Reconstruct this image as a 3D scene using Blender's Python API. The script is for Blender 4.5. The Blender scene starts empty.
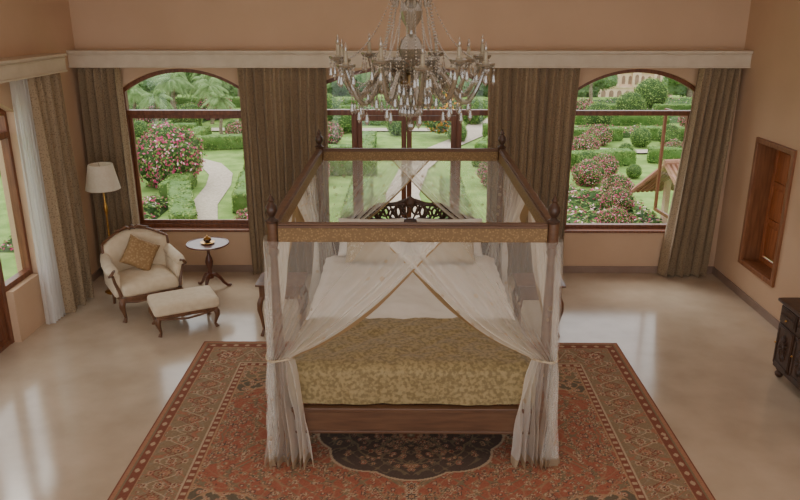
import bpy, bmesh, math, random
import numpy as np
from mathutils import Vector, Matrix, noise
random.seed(7); np.random.seed(7)
COL=bpy.context.scene.collection
pi=math.pi
def S(r,g,b):
    def f(c):
        c/=255.0
        return c/12.92 if c<=.04045 else ((c+.055)/1.055)**2.4
    return (f(r),f(g),f(b),1.0)

# ------------------------------------------------------------------ materials
def newmat(name):
    m=bpy.data.materials.new(name); m.use_nodes=True
    nt=m.node_tree; b=nt.nodes['Principled BSDF']
    return m,nt,b
def M(name,c1,c2=None,sc=8,rough=.5,metal=0,bump=0,bsc=None,tex='NOISE',spec=.5,coat=0,sheen=0,stretch=(1,1,1),detail=4,p0=.35,p1=.65,transl=0,bdist=.02):
    m,nt,b=newmat(name); N=nt.nodes; L=nt.links
    b.inputs['Roughness'].default_value=rough; b.inputs['Metallic'].default_value=metal
    b.inputs['Specular IOR Level'].default_value=spec
    b.inputs['Coat Weight'].default_value=coat; b.inputs['Sheen Weight'].default_value=sheen
    if c2 is None: c2=tuple(min(1,x*.8) for x in c1[:3])+(1,)
    tc=N.new('ShaderNodeTexCoord'); mp=N.new('ShaderNodeMapping'); mp.inputs['Scale'].default_value=stretch
    L.new(tc.outputs['Object'],mp.inputs['Vector'])
    if tex=='NOISE':
        t=N.new('ShaderNodeTexNoise'); t.inputs['Scale'].default_value=sc; t.inputs['Detail'].default_value=detail; o=t.outputs['Fac']
    elif tex=='VORONOI':
        t=N.new('ShaderNodeTexVoronoi'); t.inputs['Scale'].default_value=sc; o=t.outputs['Distance']
    else:
        t=N.new('ShaderNodeTexWave'); t.inputs['Scale'].default_value=sc; t.inputs['Distortion'].default_value=9; t.inputs['Detail'].default_value=detail; t.inputs['Detail Scale'].default_value=1.6; o=t.outputs['Fac']
    L.new(mp.outputs['Vector'],t.inputs['Vector'])
    r=N.new('ShaderNodeValToRGB'); r.color_ramp.elements[0].position=p0; r.color_ramp.elements[1].position=p1
    r.color_ramp.elements[0].color=c1; r.color_ramp.elements[1].color=c2
    L.new(o,r.inputs['Fac']); L.new(r.outputs['Color'],b.inputs['Base Color'])
    if bump:
        bp=N.new('ShaderNodeBump'); bp.inputs['Strength'].default_value=bump; bp.inputs['Distance'].default_value=bdist
        if bsc:
            t2=N.new('ShaderNodeTexNoise'); t2.inputs['Scale'].default_value=bsc; t2.inputs['Detail'].default_value=3
            L.new(mp.outputs['Vector'],t2.inputs['Vector']); o=t2.outputs['Fac']
        L.new(o,bp.inputs['Height']); L.new(bp.outputs['Normal'],b.inputs['Normal'])
    if transl:
        tr=N.new('ShaderNodeBsdfTranslucent'); L.new(r.outputs['Color'],tr.inputs['Color'])
        mx=N.new('ShaderNodeMixShader'); mx.inputs[0].default_value=transl
        L.new(b.outputs[0],mx.inputs[1]); L.new(tr.outputs[0],mx.inputs[2])
        L.new(mx.outputs[0],N['Material Output'].inputs['Surface'])
    return m

def M_net(name,base,op=.4,motif=True,edge=.5):
    m=bpy.data.materials.new(name); m.use_nodes=True; nt=m.node_tree; N=nt.nodes; L=nt.links
    N.remove(N['Principled BSDF']); out=N['Material Output']
    def math_(op_,a,b_=None,c=None,clamp=False):
        n=N.new('ShaderNodeMath'); n.operation=op_; n.use_clamp=clamp
        for i,x in enumerate((a,b_,c)):
            if x is None: continue
            if isinstance(x,(int,float)): n.inputs[i].default_value=x
            else: L.new(x,n.inputs[i])
        return n.outputs[0]
    tc=N.new('ShaderNodeTexCoord')
    gold=None; extra=None
    if motif:
        vo=N.new('ShaderNodeTexVoronoi'); vo.inputs['Scale'].default_value=8.0; vo.inputs['Randomness'].default_value=.4
        L.new(tc.outputs['Object'],vo.inputs['Vector'])
        dots=math_('MULTIPLY',math_('LESS_THAN',vo.outputs['Distance'],.19),.6)
        sp=N.new('ShaderNodeSeparateXYZ'); L.new(tc.outputs['Object'],sp.inputs[0])
        hem=math_('MULTIPLY',math_('LESS_THAN',sp.outputs['Z'],.08),.7)
        at=N.new('ShaderNodeAttribute'); at.attribute_name='edge'
        bord=math_('MULTIPLY',math_('GREATER_THAN',at.outputs['Fac'],.95),.85)
        gold=math_('MAXIMUM',math_('MAXIMUM',dots,hem),bord)
        band=N.new('ShaderNodeMapRange'); band.inputs['From Min'].default_value=.35; band.inputs['From Max'].default_value=.92; band.inputs['To Min'].default_value=0; band.inputs['To Max'].default_value=.42
        L.new(at.outputs['Fac'],band.inputs['Value']); extra=band.outputs[0]
    d=N.new('ShaderNodeBsdfDiffuse'); t=N.new('ShaderNodeBsdfTranslucent'); tr=N.new('ShaderNodeBsdfTransparent')
    if motif:
        mc=N.new('ShaderNodeMix'); mc.data_type='RGBA'
        mc.inputs['A'].default_value=base; mc.inputs['B'].default_value=S(172,140,86)
        L.new(gold,mc.inputs['Factor']); L.new(mc.outputs['Result'],d.inputs['Color']); L.new(mc.outputs['Result'],t.inputs['Color'])
    else:
        d.inputs['Color'].default_value=base; t.inputs['Color'].default_value=base
    m1=N.new('ShaderNodeMixShader'); m1.inputs[0].default_value=.45; L.new(d.outputs[0],m1.inputs[1]); L.new(t.outputs[0],m1.inputs[2])
    lw=N.new('ShaderNodeLayerWeight'); lw.inputs['Blend'].default_value=.3
    a=math_('MULTIPLY_ADD',lw.outputs['Facing'],edge,op,clamp=True)
    if motif:
        a=math_('ADD',a,extra,clamp=True); a=math_('MULTIPLY_ADD',gold,.45,a,clamp=True)
    m2=N.new('ShaderNodeMixShader'); L.new(a,m2.inputs[0]); L.new(tr.outputs[0],m2.inputs[1]); L.new(m1.outputs[0],m2.inputs[2])
    L.new(m2.outputs[0],out.inputs['Surface'])
    return m
def M_glass(name,tint,gl=.1,rough=.02,diff=0,dcol=(206,196,176)):
    m=bpy.data.materials.new(name); m.use_nodes=True; nt=m.node_tree; N=nt.nodes; L=nt.links
    N.remove(N['Principled BSDF']); out=N['Material Output']
    tr=N.new('ShaderNodeBsdfTransparent'); tr.inputs[0].default_value=tint
    g=N.new('ShaderNodeBsdfGlossy'); g.inputs['Roughness'].default_value=rough
    lw=N.new('ShaderNodeLayerWeight'); lw.inputs['Blend'].default_value=.3
    a=N.new('ShaderNodeMath'); a.operation='MULTIPLY_ADD'; a.inputs[1].default_value=.5 if diff else .15; a.inputs[2].default_value=gl; a.use_clamp=True
    L.new(lw.outputs['Facing'],a.inputs[0])
    mx=N.new('ShaderNodeMixShader'); L.new(a.outputs[0],mx.inputs[0]); L.new(tr.outputs[0],mx.inputs[1]); L.new(g.outputs[0],mx.inputs[2])
    o=mx.outputs[0]
    if diff:
        d=N.new('ShaderNodeBsdfDiffuse'); d.inputs[0].default_value=S(*dcol)
        m2=N.new('ShaderNodeMixShader'); m2.inputs[0].default_value=diff
        L.new(o,m2.inputs[1]); L.new(d.outputs[0],m2.inputs[2]); o=m2.outputs[0]
    L.new(o,out.inputs['Surface'])
    return m

wallM=M('wall_plaster',S(210,178,147),S(203,171,140),sc=1.2,rough=.85,bump=.05,bsc=60)
ceilM=M('ceiling_paint',S(204,168,136),S(198,162,130),sc=2,rough=.9)
floorM=M('floor_terrazzo',S(206,188,166),S(190,172,149),sc=2.0,rough=.2,detail=12,spec=.9,p0=.32,p1=.68)
nt=floorM.node_tree; b=nt.nodes['Principled BSDF']
n2=nt.nodes.new('ShaderNodeTexNoise'); n2.inputs['Scale'].default_value=2; n2.inputs['Detail'].default_value=4
mr=nt.nodes.new('ShaderNodeMapRange'); mr.inputs['To Min'].default_value=.08; mr.inputs['To Max'].default_value=.20
nt.links.new(nt.nodes['Texture Coordinate'].outputs['Object'],n2.inputs['Vector'])
nt.links.new(n2.outputs['Fac'],mr.inputs['Value']); nt.links.new(mr.outputs[0],b.inputs['Roughness'])
baseM=M('baseboard_stone',S(154,130,114),S(142,118,104),sc=4,rough=.4)
trimM=M('cornice_paint',S(214,200,178),S(206,191,168),sc=6,rough=.6)
frameM=M('window_teak',S(132,82,55),S(106,63,42),sc=5,rough=.4,stretch=(6,6,.6))
frame2M=M('shutter_frame_wood',S(152,102,68),S(128,82,53),sc=5,rough=.45,stretch=(6,6,.6))
shutM=M('shutter_wood',S(184,116,72),S(158,95,56),sc=4,rough=.4,stretch=(8,8,.6))
darkM=M('dark_walnut',S(80,54,38),S(58,38,27),sc=6,rough=.4,stretch=(3,3,.6),coat=.1)
chairM=M('carved_walnut',S(120,82,54),S(94,62,40),sc=6,rough=.4,stretch=(3,3,.6),coat=.1)
bedM=M('bed_rosewood',S(112,80,56),S(88,60,41),sc=6,rough=.45,stretch=(.5,4,4),p0=.3,p1=.7)
mahM=M('mahogany',S(112,62,42),S(86,46,31),sc=5,rough=.28,stretch=(2,6,2),coat=.3)
curtM=M('curtain_brocade',S(122,100,75),S(158,136,106),sc=46,rough=.8,tex='VORONOI',p0=.15,p1=.50,sheen=.15,bump=.05)
sheerM=M_net('sheer_voile',S(240,238,234),op=.45,motif=False,edge=.35)
netM=M_net('bed_netting',S(250,245,235),op=.20,edge=.24)
tieM=M('tie_cloth',S(200,186,160),S(182,166,136),sc=30,rough=.8)
goldM=M('gold_trim_fabric',S(160,130,86),S(126,98,61),sc=50,rough=.65,tex='VORONOI',p0=.12,p1=.5,bump=.2)
spreadM=M('gold_brocade',S(128,110,70),S(164,144,100),sc=30,rough=.7,detail=3,p0=.40,p1=.60,sheen=.15,bump=.5,bsc=7,bdist=.03)
linenM=M('white_linen',S(240,235,226),S(232,226,215),sc=3,rough=.8,bump=.35,bsc=4)
creamM=M('cream_upholstery',S(222,206,178),S(214,196,166),sc=14,rough=.8,sheen=.2,bump=.05)
cushM=M('tan_cushion',S(178,146,104),S(152,120,80),sc=30,rough=.8,tex='VORONOI',p0=.2,p1=.5)
pillM=M('beige_brocade',S(206,192,164),S(180,162,128),sc=24,rough=.75,tex='VORONOI',p0=.2,p1=.45)
brassM=M('brass',S(196,150,80),S(168,124,62),sc=10,rough=.3,metal=.9)
shadeM=M('lamp_shade_linen',S(250,244,230),S(244,236,220),sc=30,rough=.8,transl=.5)
glassM=M_glass('window_glass',(.98,.99,.98,1),.02)
crysM=M_glass('crystal',(.78,.75,.70,1),.24,.06,diff=.14)
armM=M_glass('glass_arm',(.58,.54,.47,1),.24,.06,diff=.24,dcol=(166,152,126))
chgoldM=M('chandelier_brass',S(150,122,80),S(120,94,58),sc=10,rough=.35,metal=.8)
candM=M('candle_sleeve',S(168,156,132),S(152,140,116),rough=.5)
lawnM=M('lawn_grass',S(146,172,96),S(114,146,74),sc=2.5,rough=.95,detail=8,bump=.3,bsc=40,spec=.1)
pathM=M('gravel_path',S(204,190,172),S(178,164,148),sc=20,rough=.95,spec=.1)
lf=[M('leaf_dark',S(84,114,62),S(62,92,46),sc=3,rough=.7,spec=.2,transl=.25),
    M('leaf_mid',S(116,150,78),S(94,130,62),sc=3,rough=.7,spec=.2,transl=.25),
    M('leaf_light',S(168,192,110),S(144,172,88),sc=3,rough=.7,spec=.2,transl=.3)]
pinkM=M('blossom_pink',S(228,98,146),S(206,68,118),sc=6,rough=.7,spec=.1,transl=.3)
whiteFM=M('blossom_pale',S(240,206,208),S(230,180,188),sc=6,rough=.7,spec=.1)
orangeM=M('blossom_orange',S(236,166,54),S(216,138,36),sc=6,rough=.7,spec=.1)
barkM=M('palm_bark',S(170,154,134),S(132,116,98),sc=10,rough=.9,spec=.1)
frondM=M('palm_frond',S(158,184,122),S(124,154,94),sc=2,rough=.6,spec=.2,transl=.35)
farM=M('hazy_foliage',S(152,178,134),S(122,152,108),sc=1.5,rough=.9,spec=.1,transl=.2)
stoneM=M('palace_sandstone',S(240,208,188),S(228,192,170),sc=1,rough=.9)
stone2M=M('palace_arch_shade',S(170,136,122),S(148,116,104),sc=1,rough=.9)  # darker copy of the sandstone, arch shade put into the colour
tileM=M('terracotta_tiles',S(180,132,112),S(156,108,90),sc=6,rough=.8)

# ------------------------------------------------------------------ mesh builder
class MB:
    def __init__(s): s.v=[];s.f=[];s.m=[];s.cur=0
    def add(s,v,f):
        o=len(s.v); s.v+=[tuple(p) for p in v]; s.f+=[tuple(i+o for i in q) for q in f]; s.m+=[s.cur]*len(f); return s
    def box(s,c,d,R=None):
        x,y,z=[k/2 for k in d]; vs=[]
        for p in [(-x,-y,-z),(x,-y,-z),(x,y,-z),(-x,y,-z),(-x,-y,z),(x,-y,z),(x,y,z),(-x,y,z)]:
            p=Vector(p)
            if R is not None: p=R@p
            vs.append(p+Vector(c))
        return s.add(vs,[(0,3,2,1),(4,5,6,7),(0,1,5,4),(1,2,6,5),(2,3,7,6),(3,0,4,7)])
    def bb(s,x0,x1,y0,y1,z0,z1): return s.box(((x0+x1)/2,(y0+y1)/2,(z0+z1)/2),(x1-x0,y1-y0,z1-z0))
    def lathe(s,prof,c=(0,0,0),n=20,cap=True):
        vs=[];fs=[]
        for r,z in prof:
            for i in range(n):
                a=2*pi*i/n; vs.append((c[0]+r*math.cos(a),c[1]+r*math.sin(a),c[2]+z))
        for j in range(len(prof)-1):
            for i in range(n):
                k=(i+1)%n; fs.append((j*n+i,j*n+k,(j+1)*n+k,(j+1)*n+i))
        if cap:
            fs.append(tuple(range(n-1,-1,-1))); fs.append(tuple((len(prof)-1)*n+i for i in range(n)))
        return s.add(vs,fs)
    def tube(s,pts,rad,n=8,flat=1.0):
        pts=[Vector(p) for p in pts]
        if not hasattr(rad,'__len__'): rad=[rad]*len(pts)
        vs=[];fs=[];prev=None
        for j,p in enumerate(pts):
            t=(pts[min(j+1,len(pts)-1)]-pts[max(j-1,0)])
            if t.length<1e-9: t=Vector((0,0,1))
            t.normalize()
            if prev is None:
                a=Vector((0,0,1)) if abs(t.z)<.9 else Vector((1,0,0)); u=t.cross(a).normalized()
            else:
                u=prev-t*prev.dot(t)
                u=u.normalized() if u.length>1e-6 else t.orthogonal().normalized()
            prev=u; w=t.cross(u)
            for i in range(n):
                a=2*pi*i/n; vs.append(p+(u*math.cos(a)+w*math.sin(a)*flat)*rad[j])
        for j in range(len(pts)-1):
            for i in range(n):
                k=(i+1)%n; fs.append((j*n+i,j*n+k,(j+1)*n+k,(j+1)*n+i))
        fs.append(tuple(range(n-1,-1,-1))); fs.append(tuple((len(pts)-1)*n+i for i in range(n)))
        return s.add(vs,fs)
    def sheet(s,rows):
        n=len(rows[0]); vs=[p for r in rows for p in r]; fs=[]
        for j in range(len(rows)-1):
            for i in range(n-1): fs.append((j*n+i,j*n+i+1,(j+1)*n+i+1,(j+1)*n+i))
        return s.add(vs,fs)
    def rbox(s,c,d,r=.04,puff=0,n=10,dis=0,ds=3,botpuff=False,R=None):
        h=[k/2 for k in d]; r=min(r,min(h)*.98); seen={};vs=[];fs=[]
        def P(q):
            k=tuple(round(x,5) for x in q)
            if k in seen: return seen[k]
            p=[q[i]*h[i] for i in range(3)]
            inn=[max(-(h[i]-r),min(h[i]-r,p[i])) for i in range(3)]
            dv=Vector([p[i]-inn[i] for i in range(3)])
            if dv.length>0: dv.normalize()
            o=Vector(inn)+dv*r
            if puff and (q[2]>0 or botpuff):
                o.z+=(1 if q[2]>0 else -1)*abs(q[2])*puff*(1-(p[0]/h[0])**2)*(1-(p[1]/h[1])**2)
            if dis:
                o+=dv*(noise.noise((o+Vector(c))*ds)*dis)
            if R is not None: o=R@o
            vs.append(o+Vector(c)); seen[k]=len(vs)-1; return seen[k]
        def m(t):
            t=2*t-1; return math.copysign(1-(1-abs(t))**1.6,t)
        for ax in range(3):
            for sg in (-1,1):
                for i in range(n):
                    for j in range(n):
                        q=[]
                        for (a,b2) in ((i,j),(i+1,j),(i+1,j+1),(i,j+1)):
                            w=[0,0,0]; w[ax]=sg; w[(ax+1)%3]=m(a/n); w[(ax+2)%3]=m(b2/n); q.append(P(w))
                        fs.append(tuple(q) if sg>0 else tuple(reversed(q)))
        return s.add(vs,fs)
    def puff(s,cf,T,n=14,nv=None,nrm=(0,1,0),pw=4):
        nv=nv or n; N=Vector(nrm); fr=[];bk=[]
        for j in range(nv+1):
            v=j/nv; a=[];b2=[]
            for i in range(n+1):
                u=-1+2*i/n; vv=2*v-1
                t=T*.5*math.sqrt(max(0,(1-abs(u)**pw)*(1-abs(vv)**pw)))
                p=Vector(cf(u,v)); a.append(p-N*t); b2.append(p+N*t)
            fr.append(a); bk.append([q for q in reversed(b2)])
        s.sheet(fr); s.sheet(bk); return s
def finish(me,mats,smooth=True,angle=40):
    for m in mats: me.materials.append(m)
    if smooth:
        me.polygons.foreach_set('use_smooth',[True]*len(me.polygons))
        me.set_sharp_from_angle(angle=math.radians(angle))
    me.update()
def OB(name,mb,mats,parent=None,loc=(0,0,0),rot=(0,0,0),smooth=True,angle=40,bevel=0,label=None,cat=None,kind=None,group=None,weld=False,scale=None):
    me=bpy.data.meshes.new(name); me.from_pydata(mb.v,[],mb.f)
    if weld:
        bm=bmesh.new(); bm.from_mesh(me); bmesh.ops.remove_doubles(bm,verts=bm.verts,dist=1e-4); bmesh.ops.recalc_face_normals(bm,faces=bm.faces); bm.to_mesh(me); bm.free()
    if not isinstance(mats,(list,tuple)): mats=[mats]
    if len(mats)>1 and not weld: me.polygons.foreach_set('material_index',mb.m)
    finish(me,mats,smooth,angle)
    o=bpy.data.objects.new(name,me); COL.objects.link(o)
    o.location=loc; o.rotation_euler=rot
    if scale: o.scale=scale
    if parent: o.parent=parent
    if label: o['label']=label
    if cat: o['category']=cat
    if kind: o['kind']=kind
    if group: o['group']=group
    if bevel:
        md=o.modifiers.new('Bevel','BEVEL'); md.width=bevel; md.segments=2; md.limit_method='ANGLE'
    return o
def THING(name,label,cat,loc=(0,0,0),rot=0,group=None):
    e=bpy.data.objects.new(name,None); COL.objects.link(e); e.empty_display_size=.1
    e.location=loc; e.rotation_euler=(0,0,rot); e['label']=label; e['category']=cat
    if group: e['group']=group
    return e
def DUP(o,loc=None,rot=None,scale=None,parent=None,label=None):
    c=o.copy(); COL.objects.link(c)
    if parent is not None: c.parent=parent
    if loc is not None: c.location=loc
    if rot is not None: c.rotation_euler=(0,0,rot) if not hasattr(rot,'__len__') else rot
    if scale is not None: c.scale=(scale,)*3 if not hasattr(scale,'__len__') else scale
    if label: c['label']=label
    for k in [x for x in bpy.data.objects if x.parent is o]: DUP(k,parent=c)
    return c

# ------------------------------------------------------------------ room
YB=10.8; XL=-4.76; XR=4.80; ZC=5.3
def arch_pts(x0,x1,z0,zs,rise,n=20,inset=0):
    w=(x1-x0)/2; cx=(x0+x1)/2
    if rise<=0:
        i=inset; return [(x0+i,z0+i),(x1-i,z0+i),(x1-i,zs-i),(x0+i,zs-i)]
    R=(w*w+rise*rise)/(2*rise); cz=zs+rise-R
    R2=R-inset; w2=w-inset; a=math.asin(w2/R2); pts=[(cx-w2,z0+inset),(cx+w2,z0+inset)]
    for i in range(n+1):
        t=a-2*a*i/n; pts.append((cx+R2*math.sin(t),cz+R2*math.cos(t)))
    return pts
def prism(mb,pts,y0,y1):
    n=len(pts); v=[(x,y0,z) for x,z in pts]+[(x,y1,z) for x,z in pts]
    f=[tuple(range(n)),tuple(range(2*n-1,n-1,-1))]+[(i,i+n,(i+1)%n+n,(i+1)%n) for i in range(n)]
    return mb.add(v,f)
def ring(mb,po,pin,y0,y1):
    n=len(po); v=[(x,y0,z) for x,z in po]+[(x,y0,z) for x,z in pin]+[(x,y1,z) for x,z in po]+[(x,y1,z) for x,z in pin]
    f=[]
    for i in range(n):
        k=(i+1)%n
        f+=[(i,k,k+n,i+n),(i+2*n,i+3*n,k+3*n,k+2*n),(i+n,k+n,k+3*n,i+3*n),(i,i+2*n,k+2*n,k)]
    return mb.add(v,f)
def wall(name,x0,x1,z1,th,ops,loc,rz):
    mb=MB().bb(x0,x1,0,th,0,z1)
    o=OB(name,mb,wallM,loc=loc,rot=(0,0,rz),smooth=False,kind='structure')
    cs=[]
    for a in ops:
        c=MB(); prism(c,arch_pts(*a),-.2,th+.2)
        co=OB('cut',c,wallM,loc=loc,rot=(0,0,rz),smooth=False); cs.append(co)
        me=co.data; bm=bmesh.new(); bm.from_mesh(me); bmesh.ops.recalc_face_normals(bm,faces=bm.faces); bm.to_mesh(me); bm.free()
        md=o.modifiers.new('b','BOOLEAN'); md.object=co; md.operation='DIFFERENCE'; md.solver='EXACT'
    if cs:
        dg=bpy.context.evaluated_depsgraph_get(); me=bpy.data.meshes.new_from_object(o.evaluated_get(dg))
        o.modifiers.clear(); o.data=me
        for c in cs: bpy.data.objects.remove(c)
    return o
WA=(-4.21,-2.35,.69,2.80,.31); WB=(-1.5,1.5,.0,2.80,.36); WC=(2.42,4.28,.69,2.80,.31)
wall('wall_back',XL-.3,XR+.3,ZC,.32,[WA,WB,WC],(0,YB,0),0)
LD=(5.90,8.90,.0,2.74,.36)
wall('wall_left',-1.5,YB+.0,ZC,.3,[LD],(XL,0,0),pi/2)
RW=(-9.95,-8.97,.5,2.24,0)
wall('wall_right',-YB,1.5,ZC,.3,[RW],(XR,0,0),-pi/2)
OB('floor',MB().bb(XL-.3,XR+.3,-1.5,YB+.32,-.3,0),floorM,smooth=False,kind='structure')
OB('ceiling',MB().bb(XL-.3,XR+.3,-1.5,YB+.32,ZC,ZC+.2),ceilM,smooth=False,kind='structure')
for i,(a,b2) in enumerate([(XL,-1.55),(1.55,XR)]):
    OB('baseboard_back' if i==0 else 'baseboard_back_far',MB().bb(a,b2,YB-.02,YB,0,.11),baseM,kind='structure',bevel=.004)
OB('baseboard_left',MB().bb(XL,XL+.02,8.95,YB-.02,0,.11),baseM,kind='structure',bevel=.004)
OB('baseboard_left_near',MB().bb(XL,XL+.02,-1.5,5.85,0,.11),baseM,kind='structure',bevel=.004)
OB('baseboard_right',MB().bb(XR-.02,XR,-1.5,YB-.02,0,.11),baseM,kind='structure',bevel=.004)
def pelmet(name,x0,x1,loc,rz):
    mb=MB(); d=.27
    mb.bb(x0,x1,-d,0,3.16,3.34); mb.bb(x0,x1,-d-.03,0,3.34,3.375); mb.bb(x0,x1,-d-.012,0,3.305,3.325); mb.bb(x0,x1,-d-.015,0,3.14,3.165)
    OB(name,mb,trimM,loc=loc,rot=(0,0,rz),smooth=False,kind='structure',bevel=.006)
pelmet('trim_1',XL+.002,XR-.002,(0,YB,0),0)
pelmet('trim_2',5.2,9.86,(XL,0,0),pi/2)

def rect_sash(mb,x0,x1,y0,y1,z0,z1,t):
    ring(mb,[(x0,z0),(x1,z0),(x1,z1),(x0,z1)],[(x0+t,z0+t),(x1-t,z0+t),(x1-t,z1-t),(x0+t,z1-t)],y0,y1)
def glasspane(x0,x1,z0,z1,y): 
    return MB().bb(x0,x1,y-.003,y+.003,z0,z1)
def window(name,A,loc,rz,label):
    x0,x1,z0,zs,rise=A
    mb=MB(); ring(mb,arch_pts(x0,x1,z0,zs,rise),arch_pts(x0,x1,z0,zs,rise,inset=.06),.10,.20)
    mb.bb(x0+.05,x1-.05,.09,.20,2.43,2.50)
    mb.bb(x0-.02,x1+.02,-.04,.12,z0-.03,z0+.005)
    w=OB(name,mb,frameM,loc=loc,rot=(0,0,rz),smooth=False,kind='structure',bevel=.006)
    w['label']=label
    g=MB(); prism(g,arch_pts(x0,x1,2.47,zs,rise,inset=.04),.148,.152)
    OB('fanlight_glass',g,glassM,parent=w,smooth=False)
    return w
w1=window('window_1',WA,(0,YB,0),0,'teak-framed arched window with a wide lower pane onto the garden')
def sash(parent,w,z0,z1,hx,hy,ang,flip=1):
    mb=MB(); a,b2=(0,w) if flip>0 else (-w,0)
    rect_sash(mb,a,b2,-.02,.02,z0,z1,.055)
    s=OB('casement_sash',mb,frameM,parent=parent,loc=(hx,hy,0),rot=(0,0,ang),smooth=False,bevel=.004)
    OB('glass',glasspane(a+.045,b2-.045,z0+.045,z1-.045,0),glassM,parent=s,smooth=False)
    return s
sash(w1,1.74,.75,2.43,WA[0]+.06,.15,0)
w2=window('window_2',WC,(0,YB,0),0,'teak-framed arched window with one casement opened outward')
sash(w2,.80,.75,2.43,WC[1]-.07,.2,-math.radians(84),flip=-1)
def doorwin(name,A,loc,rz,label):
    x0,x1,z0,zs,rise=A; c=(x0+x1)/2
    mb=MB(); ring(mb,arch_pts(x0,x1,z0,zs,rise),arch_pts(x0,x1,z0,zs,rise,inset=.06),.10,.20)
    mb.bb(x0+.05,x1-.05,.09,.20,2.43,2.51)
    for s in (-1,1): mb.bb(c+s*.78-.04,c+s*.78+.04,.09,.20,0,2.45)
    for a,b2 in ((x0+.05,c-.8),(c+.8,x1-.05)):
        mb.bb(a,b2,.09,.2,.66,.73)
    w=OB(name,mb,frameM,loc=loc,rot=(0,0,rz),smooth=False,kind='structure',bevel=.006); w['label']=label
    pl=MB()
    for a,b2 in ((x0+.05,c-.8),(c+.8,x1-.05)): pl.bb(a,b2,.0,.25,.0,.665)
    OB('sill_panel',pl,wallM,parent=w,smooth=False)
    g=MB(); prism(g,arch_pts(x0,x1,2.48,zs,rise,inset=.04),.148,.152)
    for a,b2 in ((x0+.05,c-.8),(c+.8,x1-.05)): g.bb(a,b2,.147,.153,.72,2.44)
    OB('glass',g,glassM,parent=w,smooth=False)
    for s in (-1,1):
        d=MB(); a,b2=(c-.74,c-.003) if s<0 else (c+.003,c+.74)
        rect_sash(d,a,b2,.12,.17,.02,2.42,.075); d.bb(a+.07,b2-.07,.125,.165,.62,.70); d.bb(a+.07,b2-.07,.135,.155,.09,.63)
        dd=OB('door_leaf',d,frameM,parent=w,smooth=False,bevel=.004)
        OB('glass',glasspane(a+.07,b2-.07,.69,2.36,.145),glassM,parent=dd,smooth=False)
        h=MB(); hx=b2-.04 if s<0 else a+.04
        h.tube([(hx,.12,1.05),(hx,.07,1.05),(hx+s*.09,.07,1.05)],.009,8)
        OB('handle',h,brassM,parent=dd)
    return w
doorwin('door_1',WB,(0,YB,0),0,'arched teak glazed double door with sidelights behind the bed')
doorwin('door_2',LD,(XL,0,0),pi/2,'arched teak glazed double door with sidelights')
x0,x1,z0,z1=RW[0],RW[1],RW[2],RW[3]
mb=MB(); rect_sash(mb,x0-.03,x1+.03,-.035,.03,z0-.03,z1+.03,.07); rect_sash(mb,x0,x1,.03,.295,z0,z1,.02)
w3=OB('window_3',mb,frame2M,loc=(XR,0,0),rot=(0,0,-pi/2),smooth=False,bevel=.008,kind='structure'); w3['label']='recessed wooden framed window closed by panelled shutters'
for s in (0,1):
    a=x0+.02+s*(x1-x0-.04)/2; b2=a+(x1-x0-.04)/2-.004; d=MB()
    rect_sash(d,a,b2,.24,.28,z0+.02,z1-.02,.07)
    for q in range(3):
        za=z0+.10+q*(z1-z0-.17)/3; zb=za+(z1-z0-.17)/3
        d.bb(a+.06,b2-.06,.265,.275,za,zb); d.bb(a+.06,b2-.06,.245,.28,zb-.035,zb+.03 if q<2 else zb)
        d.bb(a+.10,b2-.10,.252,.27,za+.045,zb-.075)
    so=OB('shutter',d,shutM,parent=w3,smooth=False,bevel=.006)
    OB('knob',MB().lathe([(.008,0),(.014,.01),(.012,.02)],n=10),brassM,parent=so,loc=((b2-.03) if s==0 else (a+.03),.24,1.3),rot=(pi/2,0,0))

# ------------------------------------------------------------------ curtains
def curtain(name,W0,W1,sh,folds,loc,rz,label,mat=curtM,A=.085,ztop=3.2,cat='curtain',nv=26):
    mb=MB(); rows=[]; nu=folds*14
    ph=random.random()*6; sd=random.random()*40
    for j in range(nv+1):
        v=j/nv; z=ztop+(0.02-ztop)*v; W=W0+(W1-W0)*v; r=[]
        for i in range(nu+1):
            u=i/nu; wn=noise.noise(Vector((u*3+sd,v*1.6,sd)))
            w=2*pi*folds*u+ph+.35*math.sin(v*3+u*9)+1.1*wn*v
            am=A*(.65+.40*v)*(1+.25*math.sin(u*17+ph)+.5*wn)
            x=(u-.5)*W+sh*v+.35*am*math.sin(2*w)*.5
            y=am*math.sin(w)+.012*math.sin(3*w+v*4)
            r.append((x,y,z))
        rows.append(r)
    mb.sheet(rows)
    return OB(name,mb,mat,loc=loc,rot=(0,0,rz),angle=80,label=label,cat=cat)
cl='floor-length taupe brocade curtain hanging beside the arched window'
curtain('curtain',.62,.62,0,6,(-4.40,YB-.155,0),0,cl)
curtain('curtain',1.26,1.2,0,10,(-1.78,YB-.155,0),0,'wide taupe brocade curtain between window and glazed door')
curtain('curtain',1.3,1.2,.0,10,(1.80,YB-.155,0),0,'wide taupe brocade curtain between glazed door and window')
curtain('curtain',.60,.74,-.18,6,(4.44,YB-.165,0),0,'taupe brocade curtain falling to floor in room corner')
curtain('curtain',.86,.82,-.02,6,(XL+.165,9.42,0),pi/2,'taupe brocade curtain drawn aside next to white sheer',A=.1)
curtain('sheer_curtain',.34,.36,.0,5,(XL+.13,8.86,0),pi/2,'white voile sheer curtain beside glazed side door',mat=sheerM,A=.04)

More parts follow.
